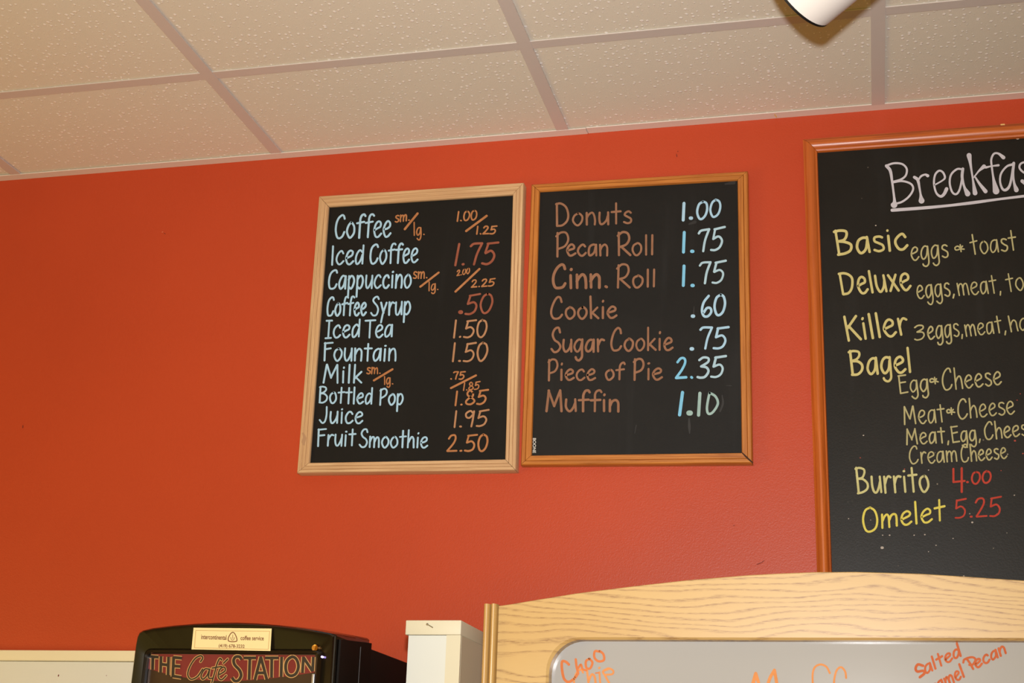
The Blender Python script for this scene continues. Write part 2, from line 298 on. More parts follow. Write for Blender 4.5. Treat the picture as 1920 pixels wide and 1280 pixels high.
# ------------------------------------------------------------------ stroke lettering
GL = {
 'o': (.44, [[(.22,.6),(.08,.48),(.03,.26),(.12,.03),(.24,0),(.38,.18),(.39,.42),(.3,.57),(.22,.6)]]),
 'c': (.42, [[(.36,.49),(.29,.6),(.17,.57),(.06,.4),(.04,.2),(.13,.02),(.26,0),(.39,.13)]]),
 'e': (.43, [[(.06,.28),(.2,.33),(.34,.4),(.35,.53),(.24,.61),(.1,.5),(.03,.26),(.12,.03),(.25,0),(.4,.12)]]),
 'a': (.45, [[(.37,.56),(.24,.6),(.1,.48),(.03,.22),(.08,.02),(.18,.02),(.3,.18),(.37,.5)],[(.38,.6),(.39,0)]]),
 'd': (.45, [[(.37,.5),(.24,.6),(.1,.48),(.03,.22),(.08,.02),(.18,.02),(.3,.18),(.37,.4)],[(.4,1),(.39,0)]]),
 'f': (.38, [[(.42,.93),(.36,1.01),(.26,.98),(.19,.82),(.17,.6),(.17,0)],[(.02,.56),(.38,.6)]]),
 'g': (.45, [[(.36,.56),(.23,.6),(.09,.48),(.03,.24),(.09,.03),(.18,.02),(.3,.18),(.36,.48)],[(.38,.6),(.38,.1),(.36,-.22),(.24,-.37),(.12,-.32),(.07,-.24)]]),
 'h': (.44, [[(.06,1),(.06,0)],[(.06,.3),(.15,.5),(.27,.6),(.36,.47),(.38,.2),(.38,0)]]),
 'i': (.18, [[(.08,.58),(.08,0)],[(.08,.8),(.1,.82)]]),
 'k': (.42, [[(.06,1),(.06,0)],[(.35,.57),(.08,.24)],[(.13,.3),(.38,0)]]),
 'l': (.17, [[(.07,1),(.07,0)]]),
 'm': (.64, [[(.05,.6),(.06,0)],[(.06,.32),(.13,.5),(.23,.58),(.3,.45),(.31,.0)],[(.31,.32),(.39,.5),(.49,.58),(.56,.45),(.58,0)]]),
 'n': (.44, [[(.05,.6),(.06,0)],[(.06,.3),(.14,.5),(.26,.6),(.36,.48),(.38,.2),(.38,0)]]),
 'p': (.44, [[(.06,.6),(.06,-.42)],[(.06,.42),(.18,.59),(.31,.56),(.38,.36),(.33,.12),(.2,.0),(.07,.08)]]),
 'r': (.34, [[(.06,.6),(.07,0)],[(.07,.32),(.14,.5),(.24,.6),(.34,.56)]]),
 's': (.36, [[(.32,.54),(.23,.6),(.1,.56),(.08,.42),(.2,.32),(.32,.22),(.31,.07),(.18,0),(.04,.07)]]),
 't': (.38, [[(.19,.95),(.19,0)],[(.02,.6),(.37,.63)]]),
 'u': (.45, [[(.05,.6),(.04,.25),(.1,.03),(.2,.01),(.32,.2),(.38,.4)],[(.39,.6),(.4,0)]]),
 'x': (.4, [[(.04,.6),(.37,0)],[(.35,.6),(.04,0)]]),
 'y': (.42, [[(.04,.6),(.21,.1)],[(.38,.6),(.2,.08),(.1,-.38)]]),
 'B': (.58, [[(.07,1),(.08,0)],[(.02,.95),(.2,1),(.38,.93),(.4,.75),(.28,.58),(.1,.52)],[(.1,.53),(.32,.5),(.48,.35),(.46,.15),(.28,.02),(.06,.0)]]),
 'C': (.54, [[(.48,.82),(.43,.97),(.32,1),(.17,.86),(.06,.6),(.04,.3),(.12,.05),(.25,0),(.4,.07),(.49,.22)]]),
 'D': (.6, [[(.06,.98),(.07,0)],[(.04,.97),(.22,.99),(.42,.84),(.52,.55),(.46,.22),(.28,.03),(.07,.0)]]),
 'E': (.48, [[(.07,.98),(.08,0)],[(.05,.97),(.42,1)],[(.08,.52),(.38,.55)],[(.07,0),(.44,.03)]]),
 'F': (.48, [[(.07,1),(.08,0)],[(.04,.97),(.45,1)],[(.08,.55),(.38,.6)]]),
 'I': (.34, [[(.17,1),(.17,0)],[(.02,1),(.32,1)],[(.02,0),(.32,0)]]),
 '|': (.2, [[(.08,1),(.08,0)]]),
 'J': (.44, [[(.34,1),(.35,.4),(.3,.08),(.16,.0),(.03,.14)]]),
 'K': (.5, [[(.06,1),(.07,0)],[(.44,.97),(.08,.45)],[(.14,.52),(.47,0)]]),
 'M': (.68, [[(.12,1),(.03,0)],[(.12,1),(.32,.25)],[(.32,.25),(.55,1)],[(.55,1),(.6,0)]]),
 'O': (.62, [[(.3,1),(.12,.88),(.03,.5),(.12,.1),(.3,0),(.5,.15),(.57,.5),(.48,.85),(.3,1)]]),
 'P': (.5, [[(.07,.98),(.07,0)],[(.03,.88),(.2,1),(.38,.96),(.45,.76),(.34,.52),(.08,.38)]]),
 'R': (.52, [[(.07,.98),(.08,0)],[(.03,.88),(.2,1),(.38,.96),(.43,.76),(.32,.55),(.1,.44)],[(.14,.45),(.48,0)]]),
 'S': (.48, [[(.44,.85),(.36,1),(.2,.97),(.1,.78),(.18,.6),(.36,.45),(.44,.25),(.34,.04),(.16,0),(.03,.14)]]),
 'T': (.5, [[(.26,.98),(.26,0)],[(.0,.97),(.52,1)]]),
 'A': (.6, [[(.3,1),(.03,0)],[(.3,1),(.57,0)],[(.12,.32),(.48,.32)]]),
 '0': (.5, [[(.26,1),(.12,.85),(.05,.45),(.12,.08),(.24,0),(.38,.18),(.45,.55),(.4,.88),(.26,1)]]),
 '1': (.22, [[(.12,1),(.08,0)]]),
 '2': (.5, [[(.08,.78),(.18,.97),(.34,.97),(.38,.75),(.26,.42),(.06,.03)],[(.06,.02),(.44,.03)]]),
 '3': (.46, [[(.06,.88),(.2,1),(.36,.93),(.36,.74),(.14,.55)],[(.14,.55),(.34,.5),(.41,.28),(.3,.06),(.14,0),(.04,.06)]]),
 '4': (.5, [[(.05,1),(.05,.45)],[(.05,.44),(.5,.46)],[(.38,1),(.37,0)]]),
 '5': (.5, [[(.5,1),(.14,.94)],[(.16,.95),(.1,.52)],[(.1,.52),(.3,.6),(.42,.4),(.36,.12),(.2,0),(.04,.02)]]),
 '6': (.48, [[(.3,1),(.12,.7),(.05,.3),(.12,.03),(.28,0),(.42,.18),(.38,.38),(.24,.4),(.12,.2)]]),
 '7': (.46, [[(.04,.86),(.14,.98),(.42,.98)],[(.42,.98),(.3,.5),(.24,0)]]),
 '8': (.5, [[(.36,.85),(.22,1),(.1,.85),(.14,.62),(.34,.45),(.44,.22),(.3,.02),(.12,.04),(.06,.24),(.2,.48),(.36,.62),(.36,.85)]]),
 '9': (.48, [[(.38,.8),(.24,1),(.08,.84),(.1,.6),(.24,.55),(.38,.8)],[(.4,.95),(.36,.4),(.32,0)]]),
 '.': (.22, [[(.09,.03),(.12,.03)]]),
 ',': (.2, [[(.1,.06),(.05,-.14)]]),
 '&': (.5, [[(.44,.36),(.28,.18),(.1,.16),(.06,.34),(.2,.42),(.34,.22),(.5,.12)],[(.32,.5),(.33,0)]]),
 '-': (.4, [[(.08,.4),(.34,.42)]]),
 ' ': (.24, []),
}
def smooth(pts, k=5):
    if len(pts) < 3: return pts
    closed = (Vector(pts[0][:2]) - Vector(pts[-1][:2])).length < 1e-6; out = []; n = len(pts)
    for i in range(n - 1):
        p1, p2 = pts[i], pts[i + 1]
        p0 = pts[i - 1] if i else (pts[-2] if closed else tuple(2 * a - b for a, b in zip(p1, p2)))
        p3 = pts[i + 2] if i + 2 < n else (pts[1] if closed else tuple(2 * b - a for a, b in zip(p1, p2)))
        for j in range(k):
            t = j / k
            out.append(tuple(.5 * (2 * b + (c - a) * t + (2 * a - 5 * b + 4 * c - d) * t * t + (3 * b - a - 3 * c + d) * t ** 3) for a, b, c, d in zip(p0, p1, p2, p3)))
    out.append(pts[-1]); return out
class Ink:
    """collects flat marker strokes given in photo pixels on the plane y = Y"""
    def __init__(s, Y): s.Y = Y; s.v = []; s.f = []; s.k = 0
    def stroke(s, pts, w, k=5, cap=True):
        pts = [(p[0], p[1], p[2] if len(p) > 2 else w) for p in pts]; pts = smooth(pts, k); s.k += 1
        Y = s.Y - .00035 - .00001 * (s.k % 40); b = len(s.v); n = len(pts); L = []; R = []
        for i, p in enumerate(pts):
            a, c = pts[max(i - 1, 0)], pts[min(i + 1, n - 1)]; dx, dy = c[0] - a[0], c[1] - a[1]; q = math.hypot(dx, dy) or 1
            nx, ny = -dy / q, dx / q; h = p[2] / 2
            L.append((p[0] + nx * h, p[1] + ny * h)); R.append((p[0] - nx * h, p[1] - ny * h))
        for q in L + R: s.v.append(at(q[0], q[1], Y))
        for i in range(n - 1): s.f.append((b + i, b + i + 1, b + n + i + 1, b + n + i))
        if cap:
            for e, o in ((0, 1), (n - 1, n - 2)):
                p, q = pts[e], pts[o]; ang = math.atan2(p[1] - q[1], p[0] - q[0]); c = len(s.v); m = 7
                for j in range(m):
                    t = ang - math.pi / 2 + math.pi * j / (m - 1); s.v.append(at(p[0] + p[2] / 2 * math.cos(t), p[1] + p[2] / 2 * math.sin(t), Y))
                s.f.append(tuple(range(c, c + m)))
    def word(s, text, x0, y0, x1, y1, cap, xh=.62, w=3.2, slant=.05, jit=.014, desc=1.0):
        gp_ = .07 if not text[-1].isdigit() else 0.02; adv = sum(GL[c][0] for c in text) + gp_ * (len(text) - 1); first = .04; L = adv - .06 - first; ux, uy = (x1 - x0) / L, (y1 - y0) / L; x = -first
        for c in text:
            for st in GL[c][1]:
                q = []
                for gx, gy in st:
                    gx += random.uniform(-jit, jit) * .8; gy += random.uniform(-jit, jit)
                    if gy > .6: gy = xh + (gy - .6) * (1 - xh) / .4
                    elif gy > 0: gy = gy * xh / .6
                    else: gy *= desc
                    X = x + gx; q.append((x0 + X * ux + gy * cap * slant, y0 + X * uy - gy * cap))
                s.stroke(q, w * random.uniform(.93, 1.07))
            x += GL[c][0] + gp_
    def dot(s, x, y, r): s.stroke([(x - r * .3, y), (x + r * .3, y)], r * 2)
    def build(s, name, m, parent, label=None):
        # face the room
        o = link(name, s.v, s.f, m, parent)
        for p in o.data.polygons:
            if p.normal.y > 0: p.flip()
        if label: o['label'] = label
        return o

# ------------------------------------------------------------------ framed boards
def framed(name, corners_px, in_px, depth, profile, fm, bm_, label, cat, group=None, rec=.006, gap=.0004):
    """corners: TL TR BR BL of the outer front edge in photo pixels; in_px same for the inner edge"""
    Yf = WALL_Y - depth; O = [at(x, y, Yf) for x, y in corners_px]; I = [at(x, y, Yf) for x, y in in_px]
    base = (O[2] + O[3]) / 2; root = thing(name, (base.x, WALL_Y - depth / 2, base.z), label, cat, group)
    for i in range(4):
        a, b, ia, ib = O[i], O[(i + 1) % 4], I[i], I[(i + 1) % 4]; d = (b - a).normalized()
        X = d; Yv = Vector((0, 1, 0)); Z = X.cross(Yv).normalized(); mtx = Matrix((X, Yv, Z)).transposed().to_4x4(); mtx.translation = (a + b) / 2
        v = []
        for (e, ie, s_) in ((a, ia, 1), (b, ib, -1)):
            for u, h in profile: p = e.lerp(ie, u); v.append(Vector((p.x, WALL_Y - .0004 - h, p.z)) + d * s_ * gap)
        n = len(profile); f = [(j, (j + 1) % n, n + (j + 1) % n, n + j) for j in range(n)] + [tuple(range(n - 1, -1, -1)), tuple(range(n, 2 * n))]
        o = link('frame_rail' if i % 2 == 0 else 'frame_stile', v, f, fm, root, mtx)
        bmx = bmesh.new(); bmx.from_mesh(o.data); bmesh.ops.recalc_face_normals(bmx, faces=bmx.faces); bmx.to_mesh(o.data); bmx.free()
        for p in o.data.polygons: p.use_smooth = True
        o.data.set_sharp_from_angle(angle=.6)
    Yp = WALL_Y - depth + rec; cc = sum(I, Vector()) / 4; v = []
    for Y in (Yp, WALL_Y - .002):
        for p in I: q = cc + (p - cc) * 1.012; v.append((q.x, Y, q.z))
    pn = link('writing_panel', v, [(3, 2, 1, 0), (4, 5, 6, 7)] + [(i, (i + 1) % 4, 4 + (i + 1) % 4, 4 + i) for i in range(4)], bm_, root, Matrix.Translation(cc))
    return root, pn, Yp
d1 = .024
PR1 = [(0, 0), (0, d1 - .002), (.06, d1), (.30, d1), (.33, d1 - .0015), (.36, d1), (.62, d1), (.65, d1 - .0015), (.68, d1), (.94, d1), (1, d1 - .002), (1, 0)]
b1, p1, Y1 = framed('blackboard', [(598, 367.5), (982, 342), (967, 881.5), (556.5, 886.5)], [(616, 387), (961.5, 364.5), (947, 860.5), (580, 867)], d1, PR1, PINE, BLACK1,
    'drinks price blackboard in pale pine frame with blue lettering, leftmost of three', 'blackboard')
d2 = .019
PR2 = [(0, 0), (0, d2 - .003), (.06, d2 - .001), (.12, d2), (.40, d2), (.44, d2 - .002), (.48, d2), (.92, d2), (1, d2 - .003), (1, 0)]
b2, p2, Y2 = framed('blackboard', [(996, 345), (1402, 320), (1411, 868.5), (976, 871.5)], [(1012, 359), (1382.5, 337.5), (1390.5, 848), (996.5, 853)], d2, PR2, GOLDOAK, BLACK2,
    'donut and cookie price blackboard in golden oak frame, the middle one of three', 'blackboard', rec=.004)
d3 = .026
PR3 = [(0, 0), (0, d3 - .008), (.1, d3 - .006)] + [(.14 + .62 * k / 8, d3 - .006 + .006 * math.sin(math.pi * (k + 1.2) / 10.4)) for k in range(9)] + [(.84, d3 - .007), (.95, d3 - .008), (1, d3 - .012), (1, 0)]
b3, p3, Y3 = framed('blackboard', [(1505, 258), (2385, 192), (2452, 1330), (1540, 1330)], [(1532.5, 281), (2356, 222), (2420, 1300), (1568, 1303)], d3, PR3, CHERRY, BLACK3,
    'large breakfast menu blackboard in glossy orange-brown frame with yellow lettering', 'blackboard', rec=.013)
# corner gap of middle board (open mitre) lower right and bent nail ends
k = Ink(WALL_Y - d2 - .0002); k.stroke([(1392, 849, 2.2), (1401, 858, 3.2), (1411, 867, 2.4)], 2); k.build('mitre_crack', mat('crack_dark', lin((60, 34, 20)), .9), b2)
k = Ink(WALL_Y - d1 - .0002); k.stroke([(568, 812, 3), (571, 820, 6), (569, 828, 7), (570, 833, 4)], 4); k.build('stain', mat('grey_stain', lin((176, 138, 104)), .8), b1)

def board(parent, Y, name, m, words, slashes=(), dots=(), label=None):
    k = Ink(Y)
    for wd in words: k.word(*wd[:5], **wd[5])
    for s_ in slashes: k.stroke([s_[0], s_[1]], s_[2] if len(s_) > 2 else 4)
    for d_ in dots: k.dot(*d_)
    return k.build(name, m, parent, label)
def D(cap, xh=.68, w=3.4, slant=.06, **kw): return dict(cap=cap, xh=xh, w=w, slant=slant, **kw)
L1 = [('Coffee', 628.5, 446.5, 731, 443.5, D(42.5, .68, 3.8)),
      ('|ced', 621, 496, 679.5, 494, D(34, .74, 3.6)), ('Coffee', 693.5, 494.5, 781.5, 491.5, D(36, .72, 3.6)),
      ('Cappuccino', 616, 541.5, 769, 538.5, D(35, .68, 3.6, desc=1.1)),
      ('Coffee', 613, 592, 685, 590.5, D(35, .66, 3.6)), ('Syrup', 696, 591.5, 768, 589, D(35, .68, 3.6)),
      ('Iced', 611, 633.5, 672.5, 631, D(32.5, .7, 3.4)), ('Tea', 685, 633, 734, 631, D(32.5, .7, 3.4)),
      ('Fountain', 606.5, 675.5, 741, 676, D(33, .68, 3.5)), ('Milk', 607.5, 717, 677, 717.5, D(33.5, .66, 3.5)),
      ('Bottled', 598.5, 754.5, 696, 757, D(30, .66, 3.4)), ('Pop', 712, 759, 754.5, 758, D(30, .66, 3.4)),
      ('Juice', 599.5, 792.5, 678.5, 793, D(30, .7, 3.5)), ('Fruit', 595, 836, 664, 835, D(31.5, .66, 3.4)), ('Smoothie', 674.5, 838, 800, 839, D(33, .6, 3.4))]
lines = {0: 'Coffee', 1: 'Iced Coffee', 3: 'Cappuccino', 4: 'Coffee Syrup', 6: 'Iced Tea', 8: 'Fountain', 9: 'Milk', 10: 'Bottled Pop', 12: 'Juice', 13: 'Fruit Smoothie'}
ks = sorted(lines) + [len(L1)]
for a, b in zip(ks, ks[1:]): board(p1, Y1, 'item_lettering', BLUE, L1[a:b], label='pale blue handwritten words "%s"' % lines[a])
O_ = dict(w=2.6, slant=.04)
board(p1, Y1, 'size_lettering', ORANGE, [('sm.', 741, 416.5, 768, 413, D(19.5, .62, 2.7)), ('lg.', 776, 441, 796, 440, D(24, .58, 2.7, slant=0))], [((783, 400), (759, 429.5), 4.2)], label='orange handwritten "sm./lg." after Coffee')
board(p1, Y1, 'size_lettering', ORANGE, [('sm.', 775, 522, 801, 521, D(20, .62, 2.6)), ('lg.', 804, 545, 822, 543, D(16.5, .72, 2.4, slant=0))], [((822.5, 510.8), (788, 537.4), 3.8)], label='orange handwritten "sm./lg." after Cappuccino')
board(p1, Y1, 'size_lettering', ORANGE, [('sm.', 688, 700.5, 713.5, 700, D(18.5, .62, 2.5)), ('lg.', 720.5, 720.7, 737, 719.7, D(15, .8, 2.4, slant=0))], [((736, 692), (701, 713), 3.8)], label='orange handwritten "sm./lg." after Milk')
board(p1, Y1, 'price_lettering', ORANGE, [('1.00', 856.5, 414.5, 893, 411.8, D(17.5, .6, 3)), ('1.25', 893, 438.8, 929, 438, D(14.5, .6, 2.8))], [((912.5, 404.5), (874, 433), 4.2)], label='orange handwritten "1.00/1.25"')
board(p1, Y1, 'price_lettering', RUST, [('1.75', 852, 497, 926, 494, D(40, .6, 4.2, slant=.13))], label='rust coloured handwritten "1.75"')
board(p1, Y1, 'price_lettering', ORANGE, [('2.00', 856.5, 517, 880, 512.3, D(10, .6, 2.2)), ('2.25', 883.5, 538.5, 926, 535.5, D(13.5, .6, 2.6))], [((899, 504), (854, 546.5), 4)], label='orange handwritten "2.00/2.25"')
board(p1, Y1, 'price_lettering', RUST, [('50', 873, 588.5, 920.5, 586.5, D(36.5, .6, 3.8, slant=.08))], dots=[(863.7, 585, 3.6)], label='rust coloured handwritten ".50"')
board(p1, Y1, 'price_lettering', TAN, [('1.50', 849, 632.5, 911, 631.5, D(32, .6, 3.6))], label='tan handwritten "1.50" beside Iced Tea')
board(p1, Y1, 'price_lettering', TAN, [('1.50', 847.5, 677.5, 912, 676, D(34, .6, 3.6))], label='tan handwritten "1.50" beside Fountain')
board(p1, Y1, 'price_lettering', ORANGE, [('.75', 844.5, 710.5, 870, 710.5, D(14, .6, 2.7)), ('1.85', 868.5, 731.8, 898, 729, D(14, .6, 2.4))], [((892.5, 703.5), (845.5, 727.3), 3.8)], label='orange handwritten ".75/1.85"')
board(p1, Y1, 'price_lettering', ORANGE, [('1.85', 852.5, 759.5, 911, 756.5, D(26, .6, 3.4))], label='orange handwritten "1.85" beside Bottled Pop')
board(p1, Y1, 'price_lettering', TAN, [('1.95', 850, 800.5, 911.5, 798, D(29.5, .6, 3.5))], label='tan handwritten "1.95"')
board(p1, Y1, 'price_lettering', ORANGE, [('2.50', 838, 846, 913, 844.8, D(30.5, .6, 3.6))], label='orange handwritten "2.50"')
# middle board
for txt, ws in (('Donuts', [('Donuts', 1043, 423, 1182, 418.5, D(41.5, .53, 4.0, slant=0))]),
        ('Pecan Roll', [('P', 1043.5, 481, 1065, 480, D(45, .5, 4.2, slant=0)), ('ecan', 1064, 478.8, 1138.5, 478.5, D(36, .56, 4.0, slant=0)), ('R', 1159, 478.5, 1181, 478, D(43, .5, 4.2, slant=0)), ('oll', 1186, 478, 1224, 476.5, D(36, .62, 4.0, slant=.02))]),
        ('Cinn. Roll', [('Cinn.', 1037, 540.5, 1139, 538.5, D(44.5, .56, 5.2, slant=0)), ('R', 1157, 539, 1180, 538.5, D(42.5, .5, 4.2, slant=.02)), ('oll', 1187, 538.5, 1228, 537, D(32, .68, 4.0, slant=.02))]),
        ('Cookie', [('Cookie', 1034, 598, 1155, 595.5, D(40.5, .52, 4.0, slant=-.02))]),
        ('Sugar Cookie', [('Sugar', 1034, 659.5, 1130, 658.5, D(45, .5, 4.2, slant=0)), ('Cookie', 1146, 657.5, 1259.5, 655.5, D(42, .52, 4.0, slant=0))]),
        ('Piece of Pie', [('Piece', 1028, 712.5, 1114.5, 712, D(39.5, .5, 4.0, slant=.02)), ('of', 1136, 712, 1167, 711, D(31, .6, 3.8, slant=.02)), ('Pie', 1188, 711.5, 1239.5, 711, D(39, .52, 4.0, slant=.02))]),
        ('Muffin', [('Muffin', 1025, 770, 1159.5, 771, D(38.5, .56, 4.4, slant=0))])):
    board(p2, Y2, 'item_lettering', BROWN, ws, label='dusty brown handwritten words "%s"' % txt)
board(p2, Y2, 'price_lettering', BLUE, [('00', 1307, 411.5, 1350, 405, D(32, .6, 4.2, slant=0))], [((1282.5, 381), (1281, 412.5), 5.6)], [(1295.5, 408.8, 3.2)], label='pale blue handwritten "1.00"')
board(p2, Y2, 'price_lettering', SKY, [], [((1283, 435.5), (1281.5, 472.5), 5.6)], [(1298, 471, 3.2)], label='sky blue "1." beside Pecan Roll')
board(p2, Y2, 'price_lettering', PALE, [('75', 1308, 472.5, 1353.5, 467, D(41, .6, 4.2, slant=.05))], label='washed blue "75" beside Pecan Roll')
board(p2, Y2, 'price_lettering', SKY, [], [((1282.6, 498.5), (1281.2, 535), 5.6)], [(1298.6, 535, 3.2)], label='sky blue "1." beside Cinn. Roll')
board(p2, Y2, 'price_lettering', PALE, [('75', 1311, 531.8, 1356, 528.7, D(39.5, .6, 4.2, slant=.04))], label='washed blue "75" beside Cinn. Roll')
board(p2, Y2, 'price_lettering', BLUE, [('60', 1315.5, 593, 1358.5, 589.9, D(38, .6, 4.4, slant=.02))], dots=[(1299.3, 592.5, 3.3)], label='pale blue handwritten ".60"')
board(p2, Y2, 'price_lettering', BLUE, [('75', 1311.5, 653, 1360, 653, D(40, .6, 4.4, slant=.06))], dots=[(1297.3, 653.8, 3.4)], label='pale blue handwritten ".75"')
board(p2, Y2, 'price_lettering', SKY, [('2.', 1267, 709, 1299.6, 708.4, D(38.5, .6, 4.8, slant=.06))], label='sky blue "2."')
board(p2, Y2, 'price_lettering', PALE, [('35', 1308, 708.5, 1355.5, 705.5, D(38.5, .6, 4.4, slant=.06))], label='washed blue "35"')
board(p2, Y2, 'price_lettering', SKY, [], [((1279.7, 735.5), (1274.2, 777.5), 6)], label='sky blue "1" beside Muffin')
k = Ink(Y2); k.stroke([(1312.3, 737), (1309.8, 778)], 6); k.dot(1293, 774, 4.8); k.stroke([(1330.5, 736.5), (1327.5, 750), (1325.5, 766), (1328.5, 775.5), (1337, 772), (1346, 756.5), (1341.5, 743), (1331, 736.5)], 4.6); k.build('price_lettering', TEAL, p2, 'grey-green ".10" beside Muffin')
# faint wiped smears on the middle board
SME = mat('faint_smear', lin((34, 34, 35)), .6)
k = Ink(Y2 + .00025); k.stroke([(1292, 785, 3), (1292.5, 800, 5), (1293, 812, 2)], 3); k.stroke([(1301.5, 574, 1), (1300.5, 588, 2.5)], 2); k.stroke([(1354, 741, 2), (1355.5, 756, 4), (1350, 771, 3)], 3); k.stroke([(1292, 420, 3), (1303, 416, 6)], 3); k.stroke([(1362, 722.5, 1), (1371, 722.8, 1.6)], 1); k.stroke([(1360, 345, 3), (1376, 342, 7)], 3)
k.build('smear', SME, p2)['kind'] = 'stuff'; k = Ink(Y2 + .00025); k.stroke([(1190, 812, 1), (1193, 797, 1.6)], 1); k.build('smear', SME, p2)['kind'] = 'stuff'

def bfont(text, p_left, p_right, hpx, Y, m, parent, name='lettering', up=None, label=None, squeeze=True):
    """printed text: p_left / p_right are pixels of the baseline ends"""
    cu = bpy.data.curves.new(name, 'FONT'); cu.body = text; cu.size = 1.0; cu.offset = 0.018
    tmp = bpy.data.objects.new('tmp', cu); col.objects.link(tmp); bpy.context.view_layer.update()
    me = bpy.data.meshes.new_from_object(tmp.evaluated_get(bpy.context.evaluated_depsgraph_get())); bpy.data.objects.remove(tmp)
    xs = [v.co.x for v in me.vertices]; x0, x1 = min(xs), max(xs)
    capn = .69; A = Vector(p_left); B = Vector(p_right); e = (B - A) / (x1 - x0)
    u = Vector(up) if up else Vector((e.y, -e.x)).normalized()
    V = []; 
    for v in me.vertices:
        q = A + e * (v.co.x - x0) + u * (v.co.y / capn * hpx); V.append(at(q.x, q.y, Y - .0003))
    o = link(name, V, [tuple(p.vertices) for p in me.polygons], m, parent)
    for p in o.data.polygons:
        if p.normal.y > 0: p.flip()
    if label: o['label'] = label
    return o
PRW = mat('white_print', lin((205, 205, 200)), .6)
bfont('BOONE', (999.3, 821), (999.0, 849), 5.6, Y2, PRW, p2, 'maker_print', label='small white printed "BOONE" running down the board edge')
k = Ink(Y2)
for i, y in enumerate((822, 828.5, 834, 838.5, 843, 848)): k.stroke([(996.9, y), (997.0, y + 1.6)], 1.1, cap=False)
k.build('maker_print', PRW, p2)

# right board
k = Ink(Y3)
def C1(p): return [(1490 + q[0] / 4.465, 200 + q[1] / 4.465, (q[2] if len(q) > 2 else 17) / 4.465) for q in p]
for st in ([(768, 495, 26), (800, 535, 26), (815, 620, 20), (828, 720, 18), (836, 790, 26), (832, 820, 56)], [(768, 493), (830, 473), (900, 480), (938, 520), (930, 575), (890, 608), (825, 628)],
    [(828, 632), (900, 622), (972, 645), (992, 690), (958, 750), (900, 795), (845, 812)], [(1002, 590, 24), (1030, 612, 26), (1045, 680, 18), (1055, 740, 20), (1062, 786, 50)], [(1035, 615, 14), (1058, 582), (1092, 568), (1114, 578, 26)],
    [(1172, 655, 12), (1240, 615, 14), (1258, 590), (1240, 548), (1208, 536), (1176, 570), (1166, 640), (1184, 718), (1220, 750, 22), (1250, 732, 26), (1272, 688, 30)],
    [(1408, 525), (1360, 522), (1310, 568), (1298, 640), (1318, 712), (1350, 732), (1378, 700), (1398, 620), (1408, 530)], [(1408, 520, 24), (1402, 590, 24), (1420, 670, 20), (1448, 728, 46)],
    [(1460, 408, 42), (1472, 480, 22), (1492, 610, 16), (1510, 722, 40)], [(1585, 500, 34), (1542, 538, 16), (1500, 592, 10)], [(1506, 580, 12), (1548, 645, 22), (1598, 708, 34)],
    [(1748, 425, 32), (1705, 392, 18), (1668, 394), (1646, 440), (1650, 500), (1664, 600, 20), (1686, 706, 56)], [(1600, 508, 20), (1650, 497, 12), (1706, 490, 20)],
    [(1828, 482, 22), (1775, 500), (1728, 560), (1720, 630), (1742, 690, 20), (1775, 692, 24), (1806, 640, 20), (1832, 480)], [(1834, 472, 24), (1828, 560, 20), (1838, 640, 20), (1856, 696, 40)],
    [(1985, 480, 26), (1945, 462), (1895, 475), (1882, 510), (1910, 545), (1970, 580), (1985, 625), (1950, 660), (1905, 622, 30)], [(2100, 380, 40), (2110, 500, 20), (2130, 650, 40)], [(2040, 480, 20), (2170, 462, 20)],
    [(816, 866, 27), (1100, 845, 26), (1300, 826, 22), (1500, 802, 26), (1700, 775, 20), (1920, 748, 22), (2200, 715, 22)]): k.stroke(C1(st), 4)
k.build('heading_lettering', WHITE, p3, 'white serifed word "Breakfast" underlined')
sY = -.14
def LB(txt, m, ws, lab=None, **kw): board(p3, Y3, 'item_lettering', m, ws, label=lab or 'yellow handwritten words "%s"' % txt, **kw)
LB('Basic', YELLOW, [('Basic', 1571, 477.5, 1700, 466.5, D(45, .62, 4.8, slant=sY))])
LB('eggs & toast', PALEYEL, [('eggs', 1710, 487.5, 1777, 482, D(36, .66, 2.8, slant=-.1, desc=1.05)), ('&', 1791, 473, 1806, 470.5, D(25, .6, 2.8, slant=-.1)), ('toast', 1823, 477, 1905.5, 468, D(38, .6, 2.8, slant=-.15))])
LB('Deluxe', YELLOW, [('Deluxe', 1580, 551.5, 1707, 542.5, D(39, .76, 4.4, slant=-.17))])
LB('eggs, meat, toast', PALEYEL, [('eggs,', 1721, 559.5, 1790, 553.5, D(33, .72, 2.9, slant=-.12, desc=1.05)), ('meat,', 1798, 553.5, 1878, 548, D(34, .66, 2.7, slant=-.16)), ('toast', 1890, 546.5, 1972, 536, D(34, .66, 2.7, slant=-.16))])
LB('Killer', YELLOW, [('Killer', 1590, 638, 1701, 626.5, D(44, .68, 4.7, slant=-.17))])
LB('3 eggs, meat, hash', PALEYEL, [('3', 1715, 637.5, 1733, 636, D(27, .6, 2.8, slant=-.05)), ('eggs,', 1741, 636, 1806, 629, D(32, .72, 2.9, slant=-.1, desc=1.05)), ('meat,', 1812, 630, 1887, 622, D(32, .66, 2.7, slant=-.16)), ('hash', 1896, 621.5, 1962, 613, D(29, .72, 2.8, slant=-.2))])
LB('Bagel', YELLOW, [('Bagel', 1596.5, 702.5, 1708, 697, D(44.5, .66, 4.6, slant=-.1, desc=.9))])
LB('Egg & Cheese', PALEYEL, [('Egg', 1687.5, 737, 1741, 732.5, D(33, .66, 2.9, slant=-.12)), ('&', 1744, 720.5, 1757, 718.5, D(24, .6, 2.8, slant=-.1)), ('Cheese', 1769, 731, 1877, 720.5, D(39, .6, 2.9, slant=-.1))])
